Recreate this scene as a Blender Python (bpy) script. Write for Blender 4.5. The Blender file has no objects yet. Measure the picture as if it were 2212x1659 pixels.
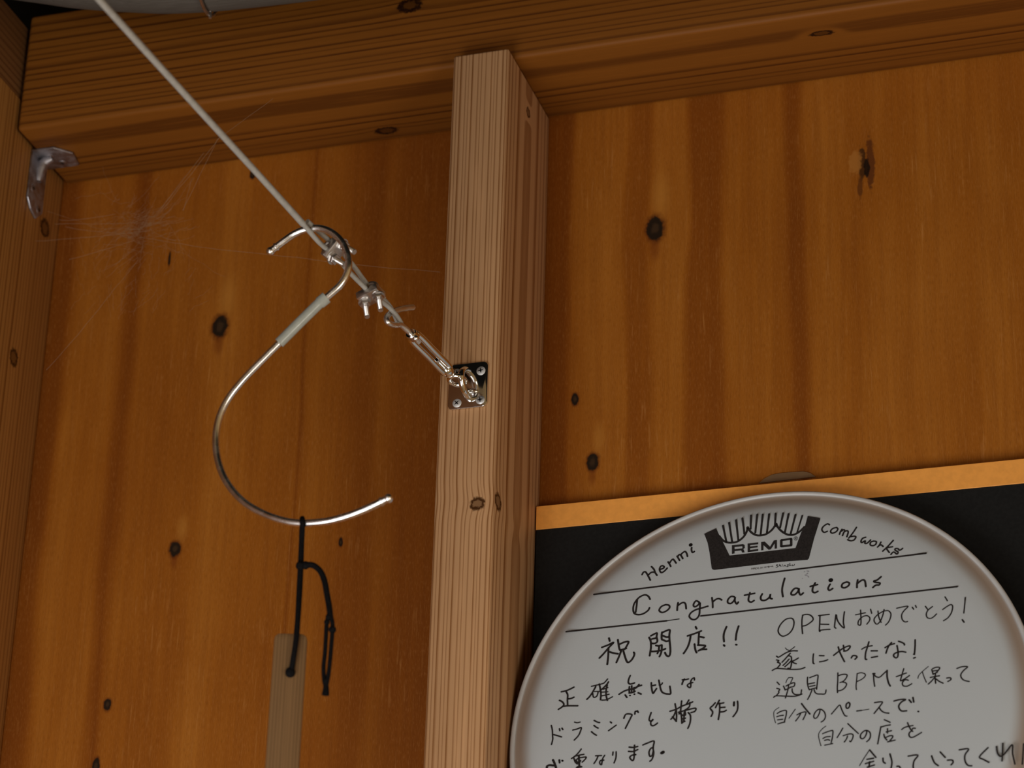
import bpy, bmesh, math, random
from mathutils import Vector, Matrix
C = bpy.context.scene.collection
S = bpy.context.scene
random.seed(7)

# ------------------------------------------------------------------ camera
CAM = Vector((0.50717, -1.60033, -1.00611))
ROT = Matrix(((0.95333247, 0.30062482, 0.02796299),
              (-0.10601618, 0.42003057, -0.90129623),
              (-0.28269732, 0.85627043, 0.43229987)))        # rows: image right, image down, view direction
FPX = 6183.08                                                # focal length in pixels of a 2212 px wide frame
cd = bpy.data.cameras.new('camera'); cam = bpy.data.objects.new('camera', cd); C.objects.link(cam)
r, d, v = ROT[0], ROT[1], ROT[2]
cam.matrix_world = Matrix(((r.x, -d.x, -v.x, CAM.x), (r.y, -d.y, -v.y, CAM.y), (r.z, -d.z, -v.z, CAM.z), (0, 0, 0, 1)))
cd.sensor_width = 36.0; cd.lens = FPX / 2212 * 36.0
cd.clip_start = 0.05; cd.clip_end = 50
cd.dof.use_dof = True; cd.dof.focus_distance = 1.76; cd.dof.aperture_fstop = 10.5
S.camera = cam

# ------------------------------------------------------------------ light
w = bpy.data.worlds.new('world'); S.world = w; w.use_nodes = True
wt = w.node_tree; bg = wt.nodes['Background']              # warm wooden room around the scene, bounce fill added from the right
tc = wt.nodes.new('ShaderNodeTexCoord'); sx = wt.nodes.new('ShaderNodeSeparateXYZ'); wr = wt.nodes.new('ShaderNodeValToRGB')
wm = wt.nodes.new('ShaderNodeMapRange'); wm.inputs[1].default_value = -1; wm.inputs[2].default_value = 1
wt.links.new(tc.outputs['Generated'], sx.inputs[0]); wt.links.new(sx.outputs[0], wm.inputs[0]); wt.links.new(wm.outputs[0], wr.inputs[0]); wt.links.new(wr.outputs[0], bg.inputs[0])
wr.color_ramp.elements[0].position = 0.30; wr.color_ramp.elements[0].color = (.15, .098, .050, 1)
wr.color_ramp.elements[1].position = 0.95; wr.color_ramp.elements[1].color = (.46, .285, .115, 1)
bg.inputs[1].default_value = 0.62
def area(name, loc, to, sx, sy, power, col):
    l = bpy.data.lights.new(name, 'AREA'); l.shape = 'RECTANGLE'; l.size = sx; l.size_y = sy
    l.energy = power; l.color = col
    o = bpy.data.objects.new(name, l); C.objects.link(o); o.location = loc
    o.rotation_euler = (Vector(to) - Vector(loc)).to_track_quat('-Z', 'Y').to_euler()
    return o
area('doorway_daylight', (-0.26, -1.08, -1.28), (-0.06, 0.0, -0.50), 0.9, 0.6, 12.5, (0.97, 0.985, 1.0))
area('right_fill', (1.45, -1.25, -1.15), (0.0, 0.0, -0.40), 0.6, 0.8, 8.5, (1.0, 0.965, 0.92))  # added fill for the right-hand faces of the posts, no known source
area('hook_highlight', (-0.25, -2.3, -0.70), (-0.15, 0.0, -0.35), 0.35, 0.5, 3.0, (0.90, 0.95, 1.0))  # unseen light added to put a highlight on the S-hook rod
S.view_settings.view_transform = 'Standard'; S.view_settings.look = 'None'
S.view_settings.exposure = 0.07; S.view_settings.gamma = 1.0; S.view_settings.use_curve_mapping = False

# ------------------------------------------------------------------ pixel helpers (photo pixel + a plane of the room -> point)
def ray(u, q): return (ROT.transposed() @ Vector(((u - 1106) / FPX, (q - 829.5) / FPX, 1.0)))
def onp(u, q, p, n):
    dd = ray(u, q); n = Vector(n); t = (Vector(p) - CAM).dot(n) / dd.dot(n); return CAM + dd * t
def at(u, q, y): return onp(u, q, (0, y, 0), (0, 1, 0))
def atx(u, q, x): return onp(u, q, (x, 0, 0), (1, 0, 0))
def atz(u, q, z): return onp(u, q, (0, 0, z), (0, 0, 1))

# ------------------------------------------------------------------ node helpers
class NT:
    def __init__(s, name):
        s.m = bpy.data.materials.new(name); s.m.use_nodes = True; s.t = s.m.node_tree
        s.b = s.t.nodes['Principled BSDF']
    def n(s, ty, **k):
        nd = s.t.nodes.new(ty)
        for a, b in k.items(): setattr(nd, a, b)
        return nd
    def put(s, sock, val):
        if isinstance(val, bpy.types.NodeSocket): s.t.links.new(val, sock)
        elif isinstance(val, tuple) and len(val) == 3 and sock.type == 'RGBA': sock.default_value = (*val, 1)
        else: sock.default_value = val
    def ma(s, op, a, b=0.0, c=0.0):
        nd = s.n('ShaderNodeMath', operation=op)
        s.put(nd.inputs[0], a); s.put(nd.inputs[1], b); s.put(nd.inputs[2], c); return nd.outputs[0]
    def xyz(s):
        g = s.n('ShaderNodeNewGeometry'); sp = s.n('ShaderNodeSeparateXYZ'); s.t.links.new(g.outputs['Position'], sp.inputs[0]); return sp.outputs
    def vec(s, x, y, z):
        nd = s.n('ShaderNodeCombineXYZ')
        for i, q in enumerate((x, y, z)): s.put(nd.inputs[i], q)
        return nd.outputs[0]
    def noise(s, vec, scale=1.0, detail=3.0, rough=0.5, col=False):
        nd = s.n('ShaderNodeTexNoise'); s.put(nd.inputs['Vector'], vec)
        nd.inputs['Scale'].default_value = scale; nd.inputs['Detail'].default_value = detail; nd.inputs['Roughness'].default_value = rough
        return nd.outputs[1 if col else 0]
    def mr(s, val, a, b, c=0.0, d=1.0, smooth=True):
        nd = s.n('ShaderNodeMapRange'); nd.interpolation_type = 'SMOOTHSTEP' if smooth else 'LINEAR'
        s.put(nd.inputs[0], val); nd.inputs[1].default_value = a; nd.inputs[2].default_value = b
        nd.inputs[3].default_value = c; nd.inputs[4].default_value = d; return nd.outputs[0]
    def mix(s, fac, a, b, mode='MIX'):
        nd = s.n('ShaderNodeMix', data_type='RGBA', blend_type=mode)
        s.put(nd.inputs[0], fac); s.put(nd.inputs[6], a); s.put(nd.inputs[7], b); return nd.outputs[2]
    def ramp(s, fac, stops, interp='EASE'):
        nd = s.n('ShaderNodeValToRGB'); nd.color_ramp.interpolation = interp
        e = nd.color_ramp.elements
        while len(e) < len(stops): e.new(0.5)
        for el, (p, c) in zip(e, stops):
            el.position = p; el.color = (*c, 1) if isinstance(c, tuple) else (c, c, c, 1)
        s.put(nd.inputs[0], fac); return nd.outputs[0]
    def bump(s, h, strength, dist):
        nd = s.n('ShaderNodeBump'); nd.inputs['Strength'].default_value = strength; nd.inputs['Distance'].default_value = dist
        s.put(nd.inputs['Height'], h); s.t.links.new(nd.outputs[0], s.b.inputs['Normal'])
    def done(s, col=None, rough=0.5, metal=0.0, spec=0.5):
        if col is not None: s.put(s.b.inputs['Base Color'], col)
        s.put(s.b.inputs['Roughness'], rough); s.put(s.b.inputs['Metallic'], metal)
        s.put(s.b.inputs['Specular IOR Level'], spec); return s.m

def plain(name, col, rough=0.5, metal=0.0, spec=0.5, var=0.12, scale=60, bump=0.0):
    t = NT(name); p = t.xyz(); nz = t.noise(t.vec(p[0], p[1], p[2]), scale, 4)
    dk = tuple(c * (1 - var) for c in col); lt = tuple(min(1, c * (1 + var)) for c in col)
    c = t.mix(t.mr(nz, 0.3, 0.7), dk, lt)
    if bump: t.bump(nz, 0.5, bump)
    return t.done(c, rough, metal, spec)

def knot_d(t, p, k):           # distance field of an elliptical knot, 1 at its rim; axes (i, j) of the face
    (i, j, ci, cj, ri, rj) = k
    a = t.ma('DIVIDE', t.ma('SUBTRACT', p[i], ci), ri); b = t.ma('DIVIDE', t.ma('SUBTRACT', p[j], cj), rj)
    return t.ma('SQRT', t.ma('ADD', t.ma('MULTIPLY', a, a), t.ma('MULTIPLY', b, b)))

def lumber(name, axis, ring, spacing, base, late, knots=(), wob=0.0022, rough=0.55, streak=0.25, contrast=1.0, sq=(1.0, 1.0)):
    """sawn softwood: growth rings about an axis running along the piece; ring = centre in the two cross axes"""
    t = NT(name); p = t.xyz(); cr = [i for i in range(3) if i != axis]
    sc = [14.0, 14.0, 14.0]; sc[axis] = 1.6
    slow = t.noise(t.vec(*[t.ma('MULTIPLY', p[i], sc[i]) for i in range(3)]), 1.0, 2)
    a = t.ma('MULTIPLY', t.ma('SUBTRACT', p[cr[0]], ring[0]), sq[0]); b = t.ma('MULTIPLY', t.ma('SUBTRACT', p[cr[1]], ring[1]), sq[1])
    rad = t.ma('SQRT', t.ma('ADD', t.ma('MULTIPLY', a, a), t.ma('MULTIPLY', b, b)))
    rad = t.ma('ADD', rad, t.ma('MULTIPLY', t.ma('SUBTRACT', slow, 0.5), wob * 2))
    kd = []
    for k in knots:
        dd = knot_d(t, p, k); kd.append((dd, k))
        g = t.ma('EXPONENT', t.ma('MULTIPLY', t.ma('MULTIPLY', dd, dd), -0.30))
        rad = t.ma('ADD', rad, t.ma('MULTIPLY', g, 0.0014))
    irr = t.noise(t.vec(t.ma('MULTIPLY', rad, 1.0 / (spacing * 2.3)), 5.0, 0.0), 1.0, 1)
    u = t.ma('ADD', t.ma('DIVIDE', rad, spacing), t.ma('MULTIPLY', irr, 2.0))
    cell = t.ma('FLOOR', u); fr = t.ma('FRACT', u)
    wn = t.n('ShaderNodeTexWhiteNoise', noise_dimensions='1D'); t.put(wn.inputs['W'], cell); rnd = wn.outputs[0]
    line = t.ma('MULTIPLY', t.mr(fr, 0.52, 0.88), t.mr(fr, 1.0, 0.95))
    line = t.ma('MULTIPLY', line, t.mr(rnd, 0.0, 0.8, 0.55 * contrast, 1.0 * contrast, False))
    fs = [420.0, 420.0, 420.0]; fs[axis] = 14.0
    fib = t.noise(t.vec(*[t.ma('MULTIPLY', p[i], fs[i]) for i in range(3)]), 1.0, 3, 0.6)
    gs = [30.0, 30.0, 30.0]; gs[axis] = 1.2
    big = t.noise(t.vec(*[t.ma('MULTIPLY', p[i], gs[i]) for i in range(3)]), 1.0, 2)
    col = t.mix(t.ma('MULTIPLY', line, t.mr(fib, 0.2, 0.6, 0.75, 1.0)), base, late)
    col = t.mix(t.ma('MULTIPLY', t.mr(fib, 0.45, 0.7), 0.30), col, tuple(c * 1.35 for c in base))
    col = t.mix(t.ma('MULTIPLY', t.mr(big, 0.42, 0.66), streak), col, tuple(0.55 * b + 0.45 * l for b, l in zip(base, late)))
    for dd, k in kd:
        nz = t.noise(t.vec(p[0], p[1], p[2]), 420, 2)
        d2 = t.ma('ADD', dd, t.ma('MULTIPLY', t.ma('SUBTRACT', nz, 0.5), 0.9))
        col = t.mix(t.mr(d2, 1.25, 0.85), col, tuple(c * 0.30 for c in late))
        col = t.mix(t.mr(d2, 0.78, 0.5), col, tuple(0.35 * b + 0.25 * l for b, l in zip(base, late)))
    t.bump(t.ma('ADD', fib, t.ma('MULTIPLY', line, -0.3)), 0.10, 0.0004)
    return t.done(col, rough, 0.0, 0.18)

# ------------------------------------------------------------------ mesh helpers
class MB:
    def __init__(s): s.v = []; s.f = []
    def add(s, vs, fs):
        o = len(s.v); s.v += [Vector(q) for q in vs]; s.f += [tuple(i + o for i in f) for f in fs]; return s
    def box(s, lo, hi, bev=0.0, seg=2, M=None):
        b = bmesh.new(); bmesh.ops.create_cube(b, size=1)
        for q in b.verts: q.co = Vector([lo[i] + (q.co[i] + 0.5) * (hi[i] - lo[i]) for i in range(3)])
        if bev: bmesh.ops.bevel(b, geom=b.edges[:], offset=bev, segments=seg, profile=0.5, affect='EDGES')
        s.bm(b, M); return s
    def bm(s, b, M=None):
        b.verts.index_update()
        s.add([(M @ q.co if M else q.co.copy()) for q in b.verts], [[q.index for q in f.verts] for f in b.faces]); b.free(); return s
    def prism(s, pts, M, h0, h1, bev=0.0):          # polygon pts (x, y) extruded along local z
        b = bmesh.new(); vs = [b.verts.new((x, y, h0)) for x, y in pts]; f = b.faces.new(vs)
        g = bmesh.ops.extrude_face_region(b, geom=[f])
        for e in g['geom']:
            if isinstance(e, bmesh.types.BMVert): e.co.z = h1
        bmesh.ops.recalc_face_normals(b, faces=b.faces[:])
        if bev: bmesh.ops.bevel(b, geom=b.edges[:], offset=bev, segments=2, profile=0.5, affect='EDGES')
        return s.bm(b, M)
    def tube(s, pts, rad, n=14, cap=True, smooth=0, closed=False):
        P = [Vector(q) for q in pts]
        if smooth: P = crv(P, smooth, closed)
        m = len(P); R = rad if callable(rad) else (lambda q: rad)
        T = []
        for i in range(m):
            a = P[(i - 1) % m] if closed else P[max(i - 1, 0)]; b = P[(i + 1) % m] if closed else P[min(i + 1, m - 1)]
            T.append((b - a).normalized())
        N = T[0].orthogonal().normalized(); vs = []
        for i in range(m):
            N = (N - T[i] * N.dot(T[i])).normalized(); B = T[i].cross(N)
            rr = R(i / max(1, m - 1))
            for k in range(n):
                a = 2 * math.pi * k / n; vs.append(P[i] + (N * math.cos(a) + B * math.sin(a)) * rr)
        fs = []
        for i in range(m if closed else m - 1):
            j = (i + 1) % m
            for k in range(n):
                k2 = (k + 1) % n; fs.append((i * n + k, i * n + k2, j * n + k2, j * n + k))
        if cap and not closed: fs += [tuple(range(n))[::-1], tuple((m - 1) * n + k for k in range(n))]
        return s.add(vs, fs)
    def lathe(s, prof, M, n=96, a0=0.0):             # prof (r, h) about local z
        vs = []; fs = []; m = len(prof)
        for k in range(n):
            a = 2 * math.pi * k / n + a0
            vs += [M @ Vector((q[0] * math.cos(a), q[0] * math.sin(a), q[1])) for q in prof]
        for k in range(n):
            k2 = (k + 1) % n
            for i in range(m - 1): fs.append((k * m + i, k2 * m + i, k2 * m + i + 1, k * m + i + 1))
        return s.add(vs, fs)
    def ball(s, c, rr, n=16):
        b = bmesh.new(); bmesh.ops.create_uvsphere(b, u_segments=n, v_segments=n // 2 + 2, radius=rr)
        return s.bm(b, Matrix.Translation(Vector(c)))
    def cyl(s, a, b, rr, n=20, bev=0.0):
        a = Vector(a); b = Vector(b); M = frame(a, b - a); L = (b - a).length
        pr = [(0, 0), (rr - bev, 0), (rr, bev), (rr, L - bev), (rr - bev, L), (0, L)] if bev else [(0, 0), (rr, 0), (rr, L), (0, L)]
        return s.lathe([(max(q, 1e-6), h) for q, h in pr], M, n)
    def ribbon(s, pts, wd, M, h):                    # pen stroke in the local xy plane, round ends
        m = len(pts)
        if m == 1: pts = [pts[0], (pts[0][0] + wd * .02, pts[0][1])]; m = 2
        L = []; Rr = []
        for i in range(m):
            a = pts[max(i - 1, 0)]; b = pts[min(i + 1, m - 1)]
            tx, ty = b[0] - a[0], b[1] - a[1]; l = math.hypot(tx, ty) or 1e-9; nx, ny = -ty / l, tx / l
            ww = wd / 2
            L.append((pts[i][0] + nx * ww, pts[i][1] + ny * ww)); Rr.append((pts[i][0] - nx * ww, pts[i][1] - ny * ww))
        z = lambda q: M @ Vector((q[0], q[1], h))
        s.add([z(q) for q in L + Rr], [(i, m + i, m + i + 1, i + 1) for i in range(m - 1)])
        for c in (pts[0], pts[-1]):
            s.add([z((c[0] + math.cos(a * math.pi / 6) * wd / 2, c[1] + math.sin(a * math.pi / 6) * wd / 2)) for a in range(12)], [tuple(range(12))])
        return s

def crv(P, sub, closed=False):
    m = len(P); out = []
    for i in range(m if closed else m - 1):
        g = (lambda j: P[j % m]) if closed else (lambda j: P[min(max(j, 0), m - 1)])
        a, b, c, e = g(i - 1), g(i), g(i + 1), g(i + 2)
        for k in range(sub):
            t = k / sub
            out.append((b * 2 + (c - a) * t + (a * 2 - b * 5 + c * 4 - e) * t * t + (b * 3 - a - c * 3 + e) * t ** 3) * 0.5)
    if not closed: out.append(P[-1].copy())
    return out
def frame(o, z, x=None):                              # matrix with local z along z (and x near x) at o
    z = Vector(z).normalized(); x = Vector(x) if x is not None else z.orthogonal()
    x = (x - z * x.dot(z)).normalized(); y = z.cross(x)
    return Matrix(((x.x, y.x, z.x, o[0]), (x.y, y.y, z.y, o[1]), (x.z, y.z, z.z, o[2]), (0, 0, 0, 1)))

BASE = {}
def obj(name, mb, mat, parent=None, base=None, smooth=35):
    me = bpy.data.meshes.new(name)
    b = Vector(base) if base is not None else (BASE[parent.name] if parent else Vector((0, 0, 0)))
    me.from_pydata([tuple(q - b) for q in mb.v], [], mb.f); me.validate(); me.update()
    bb = bmesh.new(); bb.from_mesh(me); bmesh.ops.recalc_face_normals(bb, faces=bb.faces[:]); bb.to_mesh(me); bb.free()
    if smooth:
        me.polygons.foreach_set('use_smooth', [True] * len(me.polygons)); me.set_sharp_from_angle(angle=math.radians(smooth))
    me.materials.append(mat)
    o = bpy.data.objects.new(name, me); C.objects.link(o)
    if parent: o.parent = parent
    else: o.location = b
    BASE[o.name] = b
    return o
def tag(o, label, cat, group=None):
    o['label'] = label; o['category'] = cat
    if group: o['group'] = group
    return o
def thing(name, label, cat, loc, group=None):
    o = bpy.data.objects.new(name, None); C.objects.link(o); o.location = loc; o.empty_display_size = 0.02
    BASE[o.name] = Vector(loc); return tag(o, label, cat, group)
def struct(o): o['kind'] = 'structure'; return o

# ------------------------------------------------------------------ sizes of the timber frame (metres); wall face y = 0, underside of beam z = 0
PD, BD, PW, BH, LX = 0.0928, 0.0795, 0.038, 0.0935, -0.3637

# ------------------------------------------------------------------ plywood wall
def plywood():
    t = NT('stained_plywood'); p = t.xyz(); x, z = p[0], p[2]
    warp = t.noise(t.vec(t.ma('MULTIPLY', x, 9.0), 0.0, t.ma('MULTIPLY', z, 3.0)), 1.0, 3)
    fine = t.noise(t.vec(t.ma('MULTIPLY', x, 60.0), 3.0, t.ma('MULTIPLY', z, 4.0)), 1.0, 2)
    xw = t.ma('ADD', x, t.ma('ADD', t.ma('MULTIPLY', t.ma('SUBTRACT', warp, 0.5), 0.022), t.ma('MULTIPLY', t.ma('SUBTRACT', fine, 0.5), 0.006)))
    knots = [(475, 705, 19, 25, 1), (378, 1186, 13, 16, 1), (736, 1171, 5, 9, 0), (546, 377, 7, 10, 0), (232, 1522, 9, 12, 0), (207, 1655, 9, 16, 0),
             (1415, 494, 20, 27, 1), (1242, 863, 8, 13, 0), (1280, 998, 13, 18, 1), (366, 560, 3, 16, 0)]
    kk = [(0, 2, at(a, b, 0).x, at(a, b, 0).z, ra / 3200, rb / 2900, big) for a, b, ra, rb, big in knots]
    ds = [(knot_d(t, p, k[:6]), k) for k in kk]
    for dd, k in ds:
        if k[6]:
            g = t.ma('EXPONENT', t.ma('MULTIPLY', t.ma('MULTIPLY', dd, dd), -0.12))
            xw = t.ma('ADD', xw, t.ma('MULTIPLY', g, t.ma('MULTIPLY', t.ma('SUBTRACT', x, k[2]), -0.5)))
    # darker and lighter growth bands across the sheets, left edge to right edge
    prof = [(128, .18), (150, .62), (255, .62), (283, .22), (305, .60), (400, .55), (480, .74), (570, .60), (646, .56), (653, .26), (661, .52), (690, .60), (812, .28),
            (835, .50), (885, .34), (930, .26), (1195, .25), (1222, .18), (1240, .66), (1345, .72), (1362, .42), (1400, .40), (1415, .74), (1478, .70),
            (1492, .30), (1556, .28), (1575, .66), (1705, .60), (1716, .25), (1742, .28), (1756, .66)]
    x0, x1 = at(20, 736, 0).x, at(2300, 736, 0).x
    fac = t.ma('DIVIDE', t.ma('SUBTRACT', xw, x0), x1 - x0)
    band = t.ramp(fac, [((at(u, 736, 0).x - x0) / (x1 - x0), c) for u, c in prof], 'LINEAR')
    bv = t.n('ShaderNodeSeparateColor'); t.t.links.new(band, bv.inputs[0]); band = bv.outputs[0]
    st = t.noise(t.vec(t.ma('MULTIPLY', xw, 55.0), 1.0, t.ma('MULTIPLY', z, 2.2)), 1.0, 3, 0.6)
    cl = t.noise(t.vec(t.ma('MULTIPLY', x, 14.0), 7.0, t.ma('MULTIPLY', z, 7.0)), 1.0, 3, 0.6)
    val = t.ma('ADD', band, t.ma('MULTIPLY', t.ma('SUBTRACT', st, 0.5), 0.45))
    val = t.ma('ADD', val, t.ma('MULTIPLY', t.ma('SUBTRACT', cl, 0.5), 0.45))
    col = t.ramp(val, [(0.0, (.150, .036, .0024)), (0.35, (.225, .061, .0040)), (0.62, (.300, .093, .0072)), (1.0, (.43, .160, .020))], 'LINEAR')
    fl = t.noise(t.vec(t.ma('MULTIPLY', x, 620.0), 2.0, t.ma('MULTIPLY', z, 38.0)), 1.0, 2, 0.5)
    flm = t.noise(t.vec(t.ma('MULTIPLY', x, 25.0), 9.0, t.ma('MULTIPLY', z, 9.0)), 1.0, 2)
    col = t.mix(t.ma('MULTIPLY', t.mr(fl, 0.56, 0.74), t.mr(flm, 0.40, 0.68, 0.0, 0.38)), col, (.50, .22, .055))
    sub = t.noise(t.vec(t.ma('MULTIPLY', x, 300.0), 4.0, t.ma('MULTIPLY', z, 12.0)), 1.0, 3)
    col = t.mix(t.mr(sub, 0.3, 0.75, 0.0, 0.22), col, (.14, .035, .004))
    gr = t.noise(t.vec(t.ma('MULTIPLY', x, 1500.0), 6.0, t.ma('MULTIPLY', z, 260.0)), 1.0, 2)
    col = t.mix(t.mr(gr, 0.5, 0.8, 0.0, 0.35), col, (.40, .17, .045)); col = t.mix(t.mr(gr, 0.5, 0.2, 0.0, 0.35), col, (.12, .032, .003))
    nz = t.noise(t.vec(x, 0.0, z), 260, 3)
    for dd, k in ds:
        if k[6]:                                   # pale flare above a knot, red-brown halo around it
            up = knot_d(t, p, (0, 2, k[2] + 0.004, k[3] + k[5] * 2.6, k[4] * 1.2, k[5] * 2.2))
            col = t.mix(t.mr(up, 1.25, 0.1, 0.0, 0.40), col, (.47, .20, .032))
            dn = knot_d(t, p, (0, 2, k[2], k[3] - k[5] * 1.5, k[4] * 0.8, k[5] * 1.3))
            col = t.mix(t.mr(dn, 1.2, 0.2, 0.0, 0.6), col, (.16, .035, .004))
        d2 = t.ma('ADD', dd, t.ma('MULTIPLY', t.ma('SUBTRACT', nz, 0.5), 0.7))
        col = t.mix(t.mr(d2, 1.5, 0.9, 0.0, 0.7), col, (.10, .022, .003))
        col = t.mix(t.mr(d2, 1.08, 0.8), col, (.018, .010, .005))
        col = t.mix(t.mr(d2, 0.6, 0.2, 0.0, 0.35), col, (.09, .045, .018))
    # torn, split knot at the upper right
    for (a, b, ra, rb, c, m) in ((1880, 352, 9, 58, (.10, .028, .006), .9), (1862, 352, 9, 40, (.03, .012, .004), .85), (1858, 405, 6, 24, (.10, .03, .006), .8), (1848, 350, 14, 26, (.36, .14, .025), .8), (1872, 362, 7, 20, (.012, .006, .003), .95)):
        q = at(a, b, 0); dd = knot_d(t, p, (0, 2, q.x, q.z, ra / 3200, rb / 2900))
        d2 = t.ma('ADD', dd, t.ma('MULTIPLY', t.ma('SUBTRACT', nz, 0.5), 1.3)); col = t.mix(t.mr(d2, 1.15, 0.7, 0.0, m), col, c)
    t.bump(t.ma('ADD', fl, sub), 0.15, 0.0005)
    return t.done(col, 0.52, 0.0, 0.15)
struct(obj('wall_back', MB().box((-0.50, 0.0, -1.25), (1.05, 0.012, 0.09)), plywood()))

# ------------------------------------------------------------------ timber frame
mid_knots = [(0, 2, at(1031, 1088, -PD).x, at(1031, 1088, -PD).z, .0045, .0042), (1, 2, atx(1076, 1084, 0).y, atx(1076, 1084, 0).z, .0060, .0052), (1, 2, atx(1141, 243, 0).y, atx(1141, 243, 0).z, .0040, .0035)]
M_POST = lumber('pale_stud_wood', 2, (0.24, -0.046), 0.0027, (.505, .284, .135), (.20, .068, .012), mid_knots, wob=0.0009, streak=0.12, sq=(1.0, 1.7))
M_LEFT = lumber('corner_post_wood', 2, (-0.40, -0.21), 0.0044, (.430, .200, .050), (.19, .066, .010), [(1, 2, atx(97, 493, LX).y, atx(97, 493, LX).z, .0065, .0065), (1, 2, atx(30, 772, LX).y, atx(30, 772, LX).z, .0055, .0065)], wob=0.0022)
M_BEAM = lumber('stained_beam_wood', 0, (-0.058, 0.105), 0.0046, (.200, .067, .0075), (.060, .015, .0018), [(0, 1, atz(835, 282, 0).x, atz(835, 282, 0).y, .0080, .0045), (0, 1, atz(1775, 72, 0).x, atz(1775, 72, 0).y, .0075, .0030), (0, 2, at(885, 12, -BD).x, at(885, 12, -BD).z, .0085, .0050)], wob=0.0022, sq=(1.4, 1.0))
M_PLATE = lumber('left_plate_wood', 1, (-0.36, 0.40), 0.0050, (.19, .085, .028), (.085, .030, .008), wob=0.002)

o = obj('wooden_beam', MB().box((LX + .002, -BD, 0.0), (1.05, -0.0004, BH), .0028, 3), M_BEAM, base=(0.3, -0.04, 0.0), smooth=50); o['kind'] = 'thing'
tag(o, 'long orange-brown stained wooden beam running across the top of the plywood wall', 'beam')
o = obj('wooden_beam', MB().box((LX - .089, -1.15, .0285), (LX - .0008, -.0006, .0865), .0018, 2), M_PLATE, base=(LX - .045, -.55, .0285), smooth=50); o['kind'] = 'thing'
tag(o, 'dark wooden beam on the left coming out towards the viewer above the corner post', 'beam')
o = obj('wooden_post', MB().box((-PW, -PD, -1.25), (0.0, -0.0004, -0.0003), .0016, 2), M_POST, base=(-PW / 2, -PD / 2, -1.25), smooth=50)
tag(o, 'pale upright wooden stud in the middle, carrying the square steel eye plate', 'post')
o = obj('wooden_post', MB().box((LX - .089, -.150, -1.25), (LX, -0.0004, .0280), .0016, 2), M_LEFT, base=(LX - .045, -.08, -1.25), smooth=50)
tag(o, 'upright wooden corner post at the left edge under the angle bracket', 'post')
struct(obj('wall_left', MB().box((LX - .10, -2.2, -1.25), (LX - .0895, .012, .09)), plain('dark_board', (.16, .06, .015), .6)))
struct(obj('ceiling', MB().box((-.6, -1.3, .215), (1.05, .20, .23)), plain('shaded_ceiling_black', (.008, .008, .007), 1.0, 0, 0)))  # near-black colour stands in for the shade in the gap above the beam
struct(obj('trim_1', MB().box((.001, -.105, -.672), (1.05, -.0004, -.634), .0015, 2), M_BEAM, smooth=50))

# ------------------------------------------------------------------ metals and plastics
def steel(name, col, rough, var=0.15):
    t = NT(name); p = t.xyz(); nz = t.noise(t.vec(p[0], p[1], p[2]), 180, 4)
    return t.done(t.mix(nz, tuple(c * (1 - var) for c in col), col), t.mr(nz, .3, .7, rough * .8, rough * 1.25), 1.0)
M_CHROME = steel('polished_steel', (.86, .85, .83), .10)
M_STEEL = steel('dull_cast_steel', (.66, .63, .60), .34)
M_SCREW = steel('brushed_screw_steel', (.70, .69, .67), .60)
M_BAR = steel('plain_steel_bar', (.78, .76, .72), .36, .06)
M_SATIN = steel('satin_steel', (.88, .86, .83), .24, .06)
M_ZINC = steel('dark_zinc', (.46, .44, .46), .48, .3)
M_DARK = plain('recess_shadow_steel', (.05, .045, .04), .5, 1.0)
M_ROPE = plain('grey_plastic_wire_coating', (.34, .325, .285), .5, 0, .3, .08, 300)
M_SLEEVE = plain('translucent_white_plastic_sleeve', (.46, .47, .40), .16, 0, .5, .06, 200)
M_SLEEVE.node_tree.nodes['Principled BSDF'].inputs['Transmission Weight'].default_value = .35
M_CORD = plain('black_cotton_cord', (.006, .0055, .0055), .9, 0, .04, .3, 900, .0005)

# ------------------------------------------------------------------ angle bracket in the upper left corner
cx = LX
root = thing('angle_bracket', 'dull grey metal angle bracket screwed under the beam at the left corner post', 'bracket', (cx, -.036, 0))
b = MB(); y0, y1 = -.0535, -.0305
b.prism([(y0, -.0016), (y1, -.0016), (y1, -.0400), (y1 - .008, -.0480), (y0 + .006, -.0445), (y0, -.0385)], Matrix(((0, 0, 1, cx), (1, 0, 0, 0), (0, 1, 0, 0), (0, 0, 0, 1))), .0003, .0021, .0005)
b.prism([(cx + .0003, y0), (cx + .0175, y0), (cx + .0275, y0 + .011), (cx + .0245, y1 + .004), (cx + .0003, y1 + .004)], Matrix(((1, 0, 0, 0), (0, 1, 0, 0), (0, 0, 1, 0), (0, 0, 0, 1))), -.0021, -.0003, .0005)
obj('bracket_plate', b, M_ZINC, root)
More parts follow.
